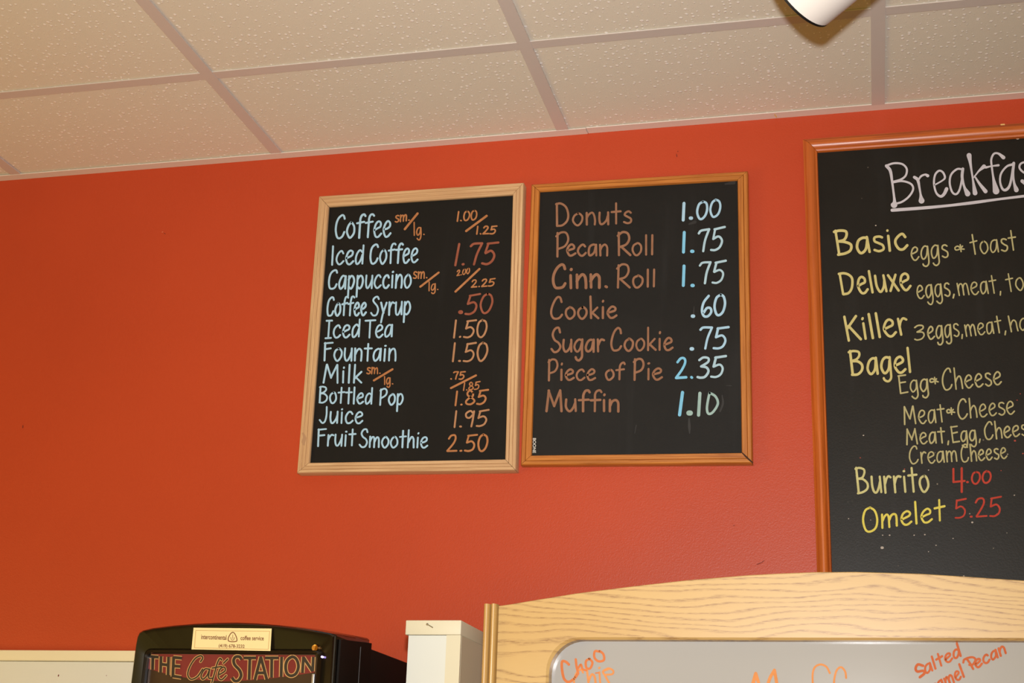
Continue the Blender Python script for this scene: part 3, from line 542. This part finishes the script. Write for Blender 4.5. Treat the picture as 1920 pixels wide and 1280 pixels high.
LB('Meat & Cheese', PALEYEL, [('Meat', 1697, 795.5, 1771, 790.5, D(33, .72, 2.9, slant=-.12)), ('&', 1775.5, 778, 1788, 776, D(24, .6, 2.8, slant=-.1)), ('Cheese', 1798, 785.5, 1901, 775, D(36.5, .62, 2.9, slant=-.1))])
LB('Meat, Egg, Cheese', PALEYEL, [('Meat,', 1701, 833, 1780, 829, D(28.5, .72, 2.9, slant=-.1)), ('Egg,', 1786, 829, 1839, 825, D(29.5, .66, 2.9, slant=-.12)), ('Cheese', 1848, 824, 1941, 814, D(32, .62, 2.9, slant=-.1))])
LB('Cream Cheese', PALEYEL, [('Cream', 1707, 869.5, 1794, 864.5, D(33, .62, 2.9, slant=-.1)), ('Cheese', 1803.5, 866, 1887, 858.5, D(32, .6, 2.9, slant=-.1))])
LB('Burrito', OLIVE, [('Burrito', 1608, 924, 1741, 921, D(47, .64, 4.2, slant=-.08))], 'pale olive handwritten word "Burrito"')
LB('Omelet', LEMON, [('O', 1619, 997.5, 1645, 996, D(46, .6, 4.0, slant=-.02)), ('melet', 1654, 989, 1769, 974.5, D(40, .6, 4.0, slant=-.04))], 'bright yellow handwritten word "Omelet"')
board(p3, Y3, 'price_lettering', RED, [('4', 1788, 923, 1806.5, 921.5, D(44, .6, 4.0, slant=-.02)), ('00', 1822.5, 907, 1857.5, 904.5, D(22, .6, 3.4, slant=-.05))], dots=[(1814, 903.4, 2)], label='red handwritten "4.00"')
board(p3, Y3, 'price_lettering', RED, [('5.25', 1791.5, 971, 1877, 966, D(34.5, .6, 3.4, slant=-.1))], label='red handwritten "5.25"')
k = Ink(Y3)
for x, y, r in ((1654, 1026.5, 2.4), (1908, 259, 2.4), (1591, 972, .9), (1741, 881, .9), (1655, 1003, 1), (1668, 1003, 1.3), (1714, 1003, 1.1), (1734, 1002, 1.2), (1823, 979, 1.6), (1755, 1022, 1), (1642, 422.6, 1.1), (1619, 816, 1.1), (1787, 1009, .9), (1741, 1034, .8), (1902, 928, 1)): k.dot(x, y, r)
k.build('chalk_speck', mat('chalk_speck', lin((178, 168, 158)), .8), p3)['kind'] = 'stuff'
k = Ink(Y3)
for x, y, r in ((1907, 750, .9), (1913, 738, .8), (1903, 826, 1.6), (1613, 858, .9), (1696, 879, .9), (1802, 879, 1.1), (1877, 882, .8), (1918, 850, 1.2)): k.dot(x, y, r)
k.build('chalk_speck', mat('red_chalk_speck', lin((170, 70, 55)), .8), p3)['kind'] = 'stuff'
# light scar on the right board's top rail, nail in the wall angle
k = Ink(WALL_Y - d3 - .0002); k.stroke([(1877, 233.6), (1883, 233.2)], 2.6); k.build('chip', mat('pale_chip', lin((232, 190, 120)), .7), b3)
k = Ink(WALL_Y - .0245); k.stroke([(1452.5, 214.5), (1456, 219)], 1.6); k.build('nail', mat('brass_nail', lin((190, 140, 70)), .5), ceil)

# ------------------------------------------------------------------ counter (below the picture)
CT = m_mottle('counter_laminate', (150, 140, 128), 0.4, 10, 30.0)
ctop = .95; cx0, cx1, cy0 = X0 + .02, 1.25, 1.62
cnt = thing('back_counter', ((cx0 + cx1) / 2, (cy0 + WALL_Y) / 2, 0), 'long low grey back counter with white doors under the machine and oak case', 'counter')
box('countertop', cx0, cx1, cy0, WALL_Y - .03, ctop - .04, ctop, CT, cnt, .004)
box('cabinet_body', cx0, cx1, cy0 + .04, WALL_Y - .03, 0, ctop - .04, WPANEL, cnt)
nd = 10; dw = (cx1 - cx0) / nd
for i in range(nd):
    dd = box('door', cx0 + i * dw + .01, cx0 + (i + 1) * dw - .01, cy0 + .02, cy0 + .04, .1, ctop - .06, POSTC, cnt, .003)
    box('handle', cx0 + i * dw + .05, cx0 + i * dw + .065, cy0 - .005, cy0 + .02, .7, .82, STEEL, dd, .004)

# ------------------------------------------------------------------ helpers: plate with a hole
def raycast(poly, c, a):
    dx, dz = math.cos(a), math.sin(a); best = None
    for (x1_, z1_), (x2_, z2_) in zip(poly, poly[1:] + poly[:1]):
        ex, ez = x2_ - x1_, z2_ - z1_; den = dx * ez - dz * ex
        if abs(den) < 1e-12: continue
        t = ((x1_ - c[0]) * ez - (z1_ - c[1]) * ex) / den; s_ = ((x1_ - c[0]) * dz - (z1_ - c[1]) * dx) / den
        if t > 0 and -1e-6 <= s_ <= 1 + 1e-6 and (best is None or t < best): best = t
    return (c[0] + dx * best, c[1] + dz * best)
def ringed(name, loops, c, m, parent, matrix=None, extra=(), close=True):
    """loops: list of (polygon xz, y); skins them in order by angle about c"""
    angs = [2 * math.pi * i / 360 for i in range(360)] + [math.atan2(z - c[1], x - c[0]) % (2 * math.pi) for p, _ in loops for x, z in p]
    angs = sorted(set(round(a, 5) for a in angs)); n = len(angs); V = []; Fc = []
    for p, y in loops:
        for a in angs: q = raycast(p, c, a); V.append((q[0], y, q[1]))
    for k_ in range(len(loops) - 1):
        for i in range(n): Fc.append((k_ * n + i, k_ * n + (i + 1) % n, (k_ + 1) * n + (i + 1) % n, (k_ + 1) * n + i))
    if close:
        for i in range(n): Fc.append(((len(loops) - 1) * n + i, (len(loops) - 1) * n + (i + 1) % n, (i + 1) % n, i))
    o = link(name, V, Fc, m, parent, matrix)
    b = bmesh.new(); b.from_mesh(o.data); bmesh.ops.remove_doubles(b, verts=b.verts, dist=1e-6); bmesh.ops.recalc_face_normals(b, faces=b.faces); b.to_mesh(o.data); b.free()
    for p in o.data.polygons: p.use_smooth = True
    o.data.set_sharp_from_angle(angle=.5); return o
def rrect(x0, x1, z0, z1, r, n=10):
    out = []
    for cx, cz, a0 in ((x1 - r, z1 - r, 0), (x0 + r, z1 - r, 90), (x0 + r, z0 + r, 180), (x1 - r, z0 + r, 270)):
        for i in range(n + 1): a = math.radians(a0 + 90 * i / n); out.append((cx + r * math.cos(a), cz + r * math.sin(a)))
    return out
def inset(poly, c, d):
    out = []
    for x, z in poly:
        l = math.hypot(x - c[0], z - c[1]); out.append((x + (c[0] - x) * d / l, z + (c[1] - z) * d / l))
    return out

# ------------------------------------------------------------------ oak display case
YC = 1.78
P = lambda x, y, Y: (at(x, y, Y).x, at(x, y, Y).z)
arc = [(934.5, 1135.5), (956, 1132.5), (1000, 1125), (1080, 1112), (1192, 1098), (1287, 1087.3), (1407, 1077.5), (1460, 1074.7), (1530, 1072), (1604, 1071.6), (1723.5, 1075), (1819, 1081), (1920, 1087.9), (2040, 1100), (2150, 1115)]
pts = [P(x, y, YC) for x, y in arc]; xl = pts[0][0]; xr = pts[-1][0]
xpl = P(908, 1135, YC)[0]; zpt = P(921, 1132.5, YC)[1]; xpr = xr + (xl - xpl)
case = thing('display_case', ((xl + xr) / 2, YC + .2, ctop), 'oak bakery display case with arched top and milky acrylic door', 'display case')
pol = pts + [(xr, ctop + .04), (xl, ctop + .04)]
hx0, hz1 = P(1028.5, 1262, YC)[0], P(1400, 1199, YC)[1]; hx1 = xr - (hx0 - xl); cc = ((hx0 + hx1) / 2, (hz1 + 1.2) / 2)
hole = rrect(hx0, hx1, 1.12, hz1, .042)
mtx = Matrix.Translation(((xl + xr) / 2, YC, 1.6))
ringed('front_panel', [(pol, YC + .019), (pol, YC + .001), (inset(pol, cc, .001), YC), (inset(hole, cc, -.004), YC), (hole, YC + .003), (hole, YC + .019)], cc, OAK, case, mtx)
dr = box('door', hx0 - .012, hx1 + .012, YC + .0195, YC + .0235, 1.108, hz1 + .012, ACRY, case, label='milky grey acrylic door with orange marker writing')
for nx in (-1, 1):
    # corner post: two reeds with a groove, grain vertical
    a, b = (xpl, xl - .0004) if nx < 0 else (xr + .0004, xpr); wd_ = b - a; sec = []
    for i in range(9): t = i / 8; sec.append((a + wd_ * (.02 + .42 * t), YC - .004 * math.sin(math.pi * t) ** .6 - .002))
    sec.append((a + wd_ * .49, YC + .003))
    for i in range(9): t = i / 8; sec.append((a + wd_ * (.54 + .40 * t), YC - .005 * math.sin(math.pi * t) ** .6 - .002))
    sec += [(b, YC + .003), (b, YC + .04), (a, YC + .04)]; n = len(sec)
    zt = zpt; v = [(x, y, ctop + .001) for x, y in sec] + [(x, y, zt) for x, y in sec]
    mt = Matrix(((0, 1, 0, a), (0, 0, 1, YC), (1, 0, 0, 1.4), (0, 0, 0, 1)))
    o = link('corner_post', v, [(i, (i + 1) % n, n + (i + 1) % n, n + i) for i in range(n)] + [tuple(range(n)), tuple(range(2 * n - 1, n - 1, -1))], OAKP, case, mt)
    b_ = bmesh.new(); b_.from_mesh(o.data); bmesh.ops.recalc_face_normals(b_, faces=b_.faces); b_.to_mesh(o.data); b_.free()
    sx = a + .004 if nx < 0 else b - .019
    box('side_panel', sx, sx + .015, YC + .041, YC + .46, ctop + .001, zpt - .012, OAKP, case)
box('top_panel', xl - .015, xr + .015, YC + .04, YC + .46, zpt - .03, zpt - .012 - .001, OAKP, case) if False else None
box('back_panel', xl + .001, xr - .001, YC + .445, YC + .46, ctop + .001, zpt - .04, OAKP, case)
box('bottom_panel', xl + .001, xr - .001, YC + .02, YC + .44, ctop + .001, ctop + .02, OAKP, case)
for z in (1.25, 1.5): box('shelf', xl + .001, xr - .001, YC + .06, YC + .44, z, z + .012, OAKP, case)
box('top_panel', xl + .001, xr - .001, YC + .03, YC + .444, zpt - .06, zpt - .045, OAKP, case)
YD = YC + .0195
def win(m, ws, sts=(), label=None):
    k = Ink(YD)
    for wd in ws: k.word(*wd[:5], **wd[5])
    for s_, ww in sts: k.stroke(s_, ww)
    return k.build('door_lettering', m, dr, label)
def CA(p): return [(1000 + x / 4.174, 1050 + y / 4.174) for x, y in p]
def CB(p): return [(1460 + x / 4.174, 1050 + y / 4.174) for x, y in p]
win(WINK, [], [(CA([(278, 815), (255, 795), (226, 792), (224, 850), (240, 925), (275, 952), (320, 925), (350, 885)]), 5), (CA([(332, 775), (338, 830), (350, 880)]), 4.5), (CA([(350, 845), (372, 815), (385, 850), (415, 862)]), 4),
    (CA([(440, 770), (412, 790), (415, 840), (445, 845), (462, 800), (438, 770)]), 4.4), (CA([(520, 715), (482, 712), (478, 760), (510, 790), (552, 780), (548, 735), (520, 710)]), 4.4), (CA([(488, 882), (512, 880)]), 2.4)], 'orange marker word "Choc"')
win(WINK2, [('Chi', 1078, 1299, 1128, 1284, D(40, .62, 4, slant=-.1))], [(CA([(590, 850), (545, 870), (560, 900), (600, 975), (620, 1040)]), 4), (CA([(550, 862), (590, 845), (625, 865), (618, 890), (570, 895)]), 3.6)], 'pale orange marker word "Chip"')
win(WINK2, [], [([(1405, 1330), (1410, 1290), (1417, 1263)], 7), ([(1417, 1262), (1424, 1285), (1433, 1312)], 6), ([(1433, 1312), (1442, 1275), (1451.5, 1257)], 6), ([(1452, 1256), (1458, 1290), (1464, 1332)], 6),
    ([(1480, 1295), (1480, 1325), (1494, 1330), (1506, 1296), (1508, 1332)], 5), (CB([(400, 882), (375, 835), (330, 815), (285, 835), (266, 890), (268, 1000), (272, 1180)]), 3.8), (CB([(528, 920), (520, 870), (488, 836), (455, 860), (437, 920), (432, 1000), (436, 1180)]), 3.8),
    ([(1514, 1290), (1586, 1292)], 4), ([(1600, 1295), (1600, 1332)], 5), ([(1614, 1332), (1615, 1300), (1634, 1295), (1642, 1332)], 5), ([(1672, 1298), (1655, 1306), (1672, 1320), (1655, 1332)], 5)], 'large pale orange marker word "Muffins"')
win(WINK3, [('alted', 1737, 1262, 1801, 1229, D(23, .62, 4.2, slant=-.3))], [(CB([(1130, 825), (1090, 815), (1072, 845), (1085, 870), (1130, 865), (1140, 885), (1105, 915)]), 5)], 'burnt orange marker word "Salted"')
win(WINK3, [('Caramel', 1722, 1316, 1808, 1268, D(24, .62, 4.2, slant=-.35))], label='burnt orange marker word "Caramel"')
win(WINK3, [('ecan', 1831, 1252, 1886, 1224, D(22, .62, 4.2, slant=-.3))], [(CB([(1475, 775), (1500, 810), (1522, 850)]), 4.4), (CB([(1445, 800), (1455, 775), (1510, 758), (1540, 775), (1520, 815), (1492, 818)]), 4.2)], 'burnt orange marker word "Pecan"')

# ------------------------------------------------------------------ white boxed post
YP = 2.02
x0, z1 = P(761, 1162.3, YP); x1 = P(865, 1162.3, YP)[0]; zc = P(800, 1189.5, YP)[1]
post = thing('boxed_post', ((x0 + x1) / 2, YP + .1, ctop), 'white boxed post with ivory cap and a bent nail, beside the oak case', 'post')
box('cap', x0, x1, YP, YP + .23, zc, z1, POSTC, post, .0012)
xb = P(766.5, 1200, YP + .005)[0]; xs = P(838, 1200, YP + .005)[0]
box('body', xb, x1 - .0008, YP + .0055, YP + .225, ctop + .001, zc - .0003, POSTW, post)
box('front_panel', xb, xs, YP + .003, YP + .0053, ctop + .001, zc - .0006, POSTW, post)
box('corner_stile', xs + .0003, x1 - .0002, YP + .001, YP + .0053, ctop + .001, zc - .0003, POSTC, post)
box('side_panel', x1 - .0007, x1 - .0001, YP + .006, YP + .225, ctop + .001, zc - .0003, POSTC, post)
nl = Ink(YP - .001); A_, B_ = at(801, 1170, YP - .001), at(811.5, 1176, YP - .006)
def tube(name, pth, r, m, parent, n=10, matrix=None, caps=True):
    V = []; Fc = []
    for i, p in enumerate(pth):
        rr = r[i] if isinstance(r, (list, tuple)) else r
        d = (pth[min(i + 1, len(pth) - 1)] - pth[max(i - 1, 0)]).normalized(); a = d.cross(Vector((0.1, .3, 1))).normalized(); b = d.cross(a)
        for j in range(n): t = 2 * math.pi * j / n; V.append(p + (a * math.cos(t) + b * math.sin(t)) * rr)
    for i in range(len(pth) - 1):
        for j in range(n): Fc.append((i * n + j, i * n + (j + 1) % n, (i + 1) * n + (j + 1) % n, (i + 1) * n + j))
    if caps: Fc += [tuple(range(n - 1, -1, -1)), tuple(range((len(pth) - 1) * n, len(pth) * n))]
    o = link(name, V, Fc, m, parent, matrix)
    bb = bmesh.new(); bb.from_mesh(o.data); bmesh.ops.recalc_face_normals(bb, faces=bb.faces); bb.to_mesh(o.data); bb.free()
    for p in o.data.polygons: p.use_smooth = True
    o.data.set_sharp_from_angle(angle=.8); return o
tube('nail', [A_ + Vector((0, .002, 0)), A_, A_.lerp(B_, .2), B_], [.0016, .0018, .0007, .0007], STEEL, post)

# ------------------------------------------------------------------ cappuccino machine
YM = 1.95
top = [(247.5, 1227.5), (250.5, 1206), (253.3, 1192), (257, 1184), (264, 1179.5), (283, 1175), (322, 1170), (361, 1166.8), (400, 1165), (439, 1164.5), (478, 1166), (517, 1169.3), (553, 1173.6), (589, 1179.5), (612, 1183.8), (623, 1186.3), (627, 1190)]
o_ = [P(x, y, YM) for x, y in top]
mx0, mx1 = o_[0][0] - .004, P(625, 1280, YM)[0]
cof = thing('coffee_machine', ((mx0 + mx1) / 2, YM + .2, ctop), 'glossy black coffee machine with domed hood and sticker, against the red wall', 'coffee machine')
outer = o_ + [(mx1, 1.3), (mx1, ctop + .01), (mx0, ctop + .01), (mx0, 1.4)]
gx0, gz1 = P(271, 1260, YM)[0], P(430, 1223, YM)[1]; gx1 = P(592, 1260, YM)[0]
hol = rrect(gx0, gx1, 1.42, gz1, .008, 6); mc = ((gx0 + gx1) / 2, (gz1 + 1.55) / 2)
hol_o = rrect(gx0 - .004, gx1 + .004, 1.416, gz1 + .004, .01, 6)
up = lambda poly, dz: [(x, z + (dz if z > 1.5 else 0)) for x, z in poly]
ringed('front_housing', [(up(outer, .012), YM + .15), (up(outer, .008), YM + .09), (outer, YM + .012), (inset(outer, mc, .0012), YM + .006), (inset(outer, mc, .004), YM + .0025), (inset(outer, mc, .010), YM + .004),
    (inset(hol_o, mc, -.004), YM + .007), (hol_o, YM + .001), (inset(hol_o, mc, .0015), YM), (hol, YM + .002), (hol, YM + .016)], mc, GLOSSB, cof, close=False)
zc_ = o_[-1][1]
sv = [(mx1 + dx, y, z) for dx in (-.002, .0012) for y, z in ((YM + .016, zc_ - .004), (YM + .149, zc_ + .007), (YM + .149, ctop + .02), (YM + .016, ctop + .02))]
link('side_cover', sv, [(3, 2, 1, 0), (4, 5, 6, 7)] + [(i, (i + 1) % 4, 4 + (i + 1) % 4, 4 + i) for i in range(4)], DARKB, cof)
# back sheet of the hood
cz = P(700, 1216, YM + .15)[1]
box('rear_cabinet', mx0 + .004, mx1 - .0015, YM + .152, WALL_Y - .05, ctop + .02, P(705, 1215.5, YM + .152)[1], DARKB, cof, .002)
box('base', mx0 + .01, mx1 - .01, YM + .04, WALL_Y - .08, ctop + .0005, ctop + .019, DARKB, cof)
# fills rear of hood above cabinet
hb = [(x, z) for x, z in up(outer, .012)]; nn = len(hb)
link('hood_back', [(x, YM + .15, z) for x, z in hb], [tuple(range(nn))], DARKB, cof)
sm_ = Ink(0)
# side seams
for px in (677.5,):
    q = at(px, 1210, YM + .1); 
tt = at(677.5, 1200, YM).x
def sideY(px): # y where the side plane x = mx1 is seen at pixel column px (about 1230 high)
    lo, hi = YM, 2.6
    for _ in range(40):
        mid = (lo + hi) / 2
        d = at(px, 1230, mid)
        if d.x > mx1: lo, hi = (mid, hi) if at(px, 1230, hi).x < mx1 else (lo, mid)
        else: hi = mid
    return mid
ys = YM + .15 * (677.5 - 627) / (703 - 627)
box('seam_strip', mx1 + .0005, mx1 + .0018, ys, ys + .0007, 1.2, P(677.5, 1207, ys)[1] - .004, mat('grey_seam', (.10, .10, .10), .5), cof)
GM = m_mottle('maroon_print', (126, 48, 46), .35, 12, 12.0); GB = m_mottle('brown_print', (66, 46, 30), .35, 14, 10.0)
gp = box('display_panel', gx0 + .0005, gx1 - .0005, YM + .0105, YM + .0145, 1.425, gz1 - .0005, GB, cof, label='backprinted sign panel reading "THE Café STATION"')
YG = YM + .0105
def quadpoly(name, px, Y, m, parent, label=None):
    o = link(name, [at(x, y, Y) for x, y in px], [tuple(range(len(px)))], m, parent)
    for p in o.data.polygons:
        if p.normal.y > 0: p.flip()
    if label: o['label'] = label
    return o
quadpoly('maroon_band', [(272.5, 1225.5), (590.5, 1228), (590.5, 1260), (565, 1264), (520, 1270), (470, 1275), (420, 1277), (370, 1274), (320, 1265), (272.5, 1252)], YG - .0001, GM, gp)
SIGN = []
def sg(*s): SIGN.append(list(s))
sg((274, 1230), (297, 1231.5)); sg((286.5, 1231), (286, 1255)); sg((302, 1230), (301, 1260)); sg((316, 1231), (315, 1265)); sg((301, 1244.5), (316, 1246.5))
sg((325.5, 1231), (324, 1268)); sg((325, 1232), (341, 1233.5)); sg((325, 1248), (338, 1249)); sg((324, 1267), (340, 1269.5))
ST = [[(453, 1236), (449, 1231), (442, 1231), (438, 1237), (440, 1246), (449, 1256), (452, 1266), (447, 1275), (440, 1276), (435, 1270)], [(457, 1233), (480, 1233)], [(468.5, 1233), (467, 1274)],
      [(489, 1231), (478, 1274)], [(489, 1231), (500, 1273)], [(482, 1261), (496, 1261)], [(497, 1233), (522, 1233)], [(509.5, 1233), (509, 1270)], [(528, 1231), (527, 1268.5)],
      [(548, 1231), (539, 1237), (535.5, 1249), (538, 1262), (546, 1266.5), (555, 1262), (559.5, 1249), (556, 1236), (548, 1231)], [(569, 1231), (567, 1261)], [(569, 1232), (586, 1258)], [(587.5, 1231), (586, 1258)]]
SCR = [[(376, 1240), (380, 1233), (376, 1229), (366, 1234), (356, 1249), (352, 1264), (358, 1273), (370, 1268), (380, 1254)], [(392, 1254), (384, 1254), (377, 1266), (380, 1273), (388, 1266), (393, 1254)], [(393, 1254), (391, 1270), (398, 1271)],
       [(416, 1237), (412, 1234), (407, 1244), (402, 1262), (397, 1279)], [(398, 1252), (415, 1249)], [(412, 1264), (422, 1257), (420, 1250), (412, 1255), (409, 1268), (415, 1274), (424, 1266)], [(419, 1243), (427, 1235)]]
k = Ink(YG - .0002)
for s_ in SIGN + ST: k.stroke(s_, 8.4, cap=False)
for s_ in SCR: k.stroke(s_, 5.2)
k.build('sign_lettering_outline', mat('tan_print', lin((196, 150, 92)), .35), gp, 'tan outline of the words "THE Café STATION"')
k = Ink(YG - .0008)
for s_ in SIGN + ST: k.stroke(s_, 5.4, cap=False)
for s_ in SCR: k.stroke(s_, 2.6)
k.build('sign_lettering', mat('dark_print', lin((52, 44, 36)), .35), gp, 'dark letters "THE Café STATION"')
GLS = mat('clear_window', (1, 1, 1), .02); GLS.node_tree.nodes['Principled BSDF'].inputs['Transmission Weight'].default_value = 1.0; GLS.node_tree.nodes['Principled BSDF'].inputs['IOR'].default_value = 1.3
# chrome strips at the window's right edge
box('chrome_strip', P(585, 1270, YM + .006)[0], P(590.5, 1270, YM + .006)[0], YM + .004, YM + .0085, 1.43, P(588, 1262, YM)[1], CHROME, cof, .001)
# sticker
STK = m_mottle('sticker_paper', (238, 218, 160), .4, 4, 8.0); YS = YM - .0006
st = link('sticker', [at(x, y, Y) for Y in (YS, YM + .006) for x, y in ((363, 1176.4), (509.4, 1178), (507, 1220), (359, 1217))], [(3, 2, 1, 0), (4, 5, 6, 7)] + [(i, (i + 1) % 4, 4 + (i + 1) % 4, 4 + i) for i in range(4)], STK, cof)
st['label'] = 'cream paper sticker with brown printed phone number'
INKB = mat('brown_ink', lin((120, 70, 36)), .6); INKL = mat('light_brown_ink', lin((190, 150, 90)), .6)
k = Ink(YS)
bd = [(367, 1181.5), (505.5, 1183), (503, 1217), (364.5, 1214)]
for a, b in zip(bd, bd[1:] + bd[:1]): k.stroke([a, b], .9)
k.build('border_line', INKL, st)
bfont('intercontinental', (377, 1197.5), (424.5, 1199), 8.6, YS, INKB, st)
bfont('coffee service', (451, 1199.3), (494.5, 1200), 7.8, YS, INKB, st)
bfont('(419) 678-3232', (410, 1213), (458.5, 1214.3), 6.0, YS, INKB, st)
k = Ink(YS); k.stroke([(436.5, 1185), (432, 1188), (428, 1196), (428.5, 1201), (433, 1202.5), (440, 1202.5), (444, 1201), (443.5, 1195), (440, 1187.5), (436.5, 1185)], 1.7)
k.stroke([(432.5, 1194.5), (434, 1199), (438, 1199), (439.5, 1194.5)], .9); k.stroke([(436, 1197), (436.5, 1189.5)], .9); k.build('emblem', INKB, st)
# indicator light and a yellow metal disc standing in for a screw's ring reflection
LED = mat('indicator_glow', (.5, .3, 1), .3); LED.node_tree.nodes['Principled BSDF'].inputs['Emission Color'].default_value = (.55, .4, 1, 1); LED.node_tree.nodes['Principled BSDF'].inputs['Emission Strength'].default_value = 14
c = at(604, 1231, YM + .004); tube('indicator_light', [c + Vector((0, -.001, 0)), c + Vector((0, .004, 0))], .0013, LED, cof, 12)
BR = mat('yellow_reflection', lin((200, 140, 60)), .3, 1.0); c = at(591.5, 1214.5, YM + .004); tube('ring_reflection', [c + Vector((0, -.002, 0)), c + Vector((0, -.003, 0)), c + Vector((0, .006, 0))], [.0035, .0045, .0045], BR, cof, 16)
box('drip_tray', mx0 + .03, mx1 - .03, YM - .09, YM + .004, ctop + .0005, ctop + .03, STEEL, cof, .004)

# ------------------------------------------------------------------ track spotlight at the top edge
def cp(px, py, d): return EYE + (RIGHT * ((px - 960) / F_PX) + FWD - UP * ((py - 640) / F_PX)) * d
dl = 1.93; rc = cp(1497.7, -19.6, dl); R_ = 85 * dl / F_PX
vc = (rc - EYE).normalized(); im = RIGHT * -.76 + UP * -.65; im = (im - vc * im.dot(vc)).normalized()
ax = (im * .937 + vc * .35).normalized()
LW = m_mottle('white_lamp_enamel', (238, 234, 228), .35, 3); LBK = mat('black_baffle', lin((14, 16, 16)), .5)
back = rc - ax * .19
lamp = thing('track_spotlight', (back.x, back.y, CEIL - .004), 'white cylindrical track spotlight hanging below the ceiling at the top edge', 'spotlight')
def lathe(name, prof, org, axis, m, parent, n=48):
    a = axis.cross(Vector((0, 0, 1))).normalized(); b = axis.cross(a); V = []; Fc = []
    for t, r in prof:
        for j in range(n): q = 2 * math.pi * j / n; V.append(org + axis * t + (a * math.cos(q) + b * math.sin(q)) * r)
    for i in range(len(prof) - 1):
        for j in range(n): Fc.append((i * n + j, i * n + (j + 1) % n, (i + 1) * n + (j + 1) % n, (i + 1) * n + j))
    o = link(name, V, Fc, m, parent); bb = bmesh.new(); bb.from_mesh(o.data); bmesh.ops.recalc_face_normals(bb, faces=bb.faces); bb.to_mesh(o.data); bb.free()
    for p in o.data.polygons: p.use_smooth = True
    o.data.set_sharp_from_angle(angle=.7); return o
lathe('lamp_housing', [(0, .0005), (0, R_ * .55), (.004, R_ * .66), (.03, R_ * .92), (.045, R_), (.188, R_), (.188, R_ - .003), (.05, R_ - .003), (.03, R_ * .85), (.02, R_ * .5), (.02, .0005)], back, ax, LW, lamp)
lathe('baffle_ring', [(.1882, R_ + .0001), (.1915, R_ + .0001), (.1915, R_ - .008), (.12, R_ - .012), (.12, R_ - .0035), (.1882, R_ - .0035), (.1882, R_ + .0001)], back, ax, LBK, lamp)
lathe('bulb', [(.06, .012), (.09, .018), (.12, .04), (.135, .045), (.138, .0005)], back, ax, mat('frosted_bulb', (.8, .78, .72), .4), lamp)
pv = back + ax * .07; tp_ = Vector((pv.x, pv.y, CEIL - .035))
tube('stem', [pv + Vector((0, 0, R_ + .001)), tp_], .006, LW, lamp, 12)
box('track_adapter', pv.x - .045, pv.x + .045, pv.y - .018, pv.y + .018, CEIL - .05, CEIL - .024, LW, lamp, .003)
trk = box('lighting_track', X0 + 1.2, X1 - .6, pv.y - .018, pv.y + .018, CEIL - .0235, CEIL - .0033, LW)
trk['label'] = 'white lighting track fixed along the ceiling grid above the spotlight'; trk['category'] = 'track'
print('LAMP', rc, back, CEIL, pv)
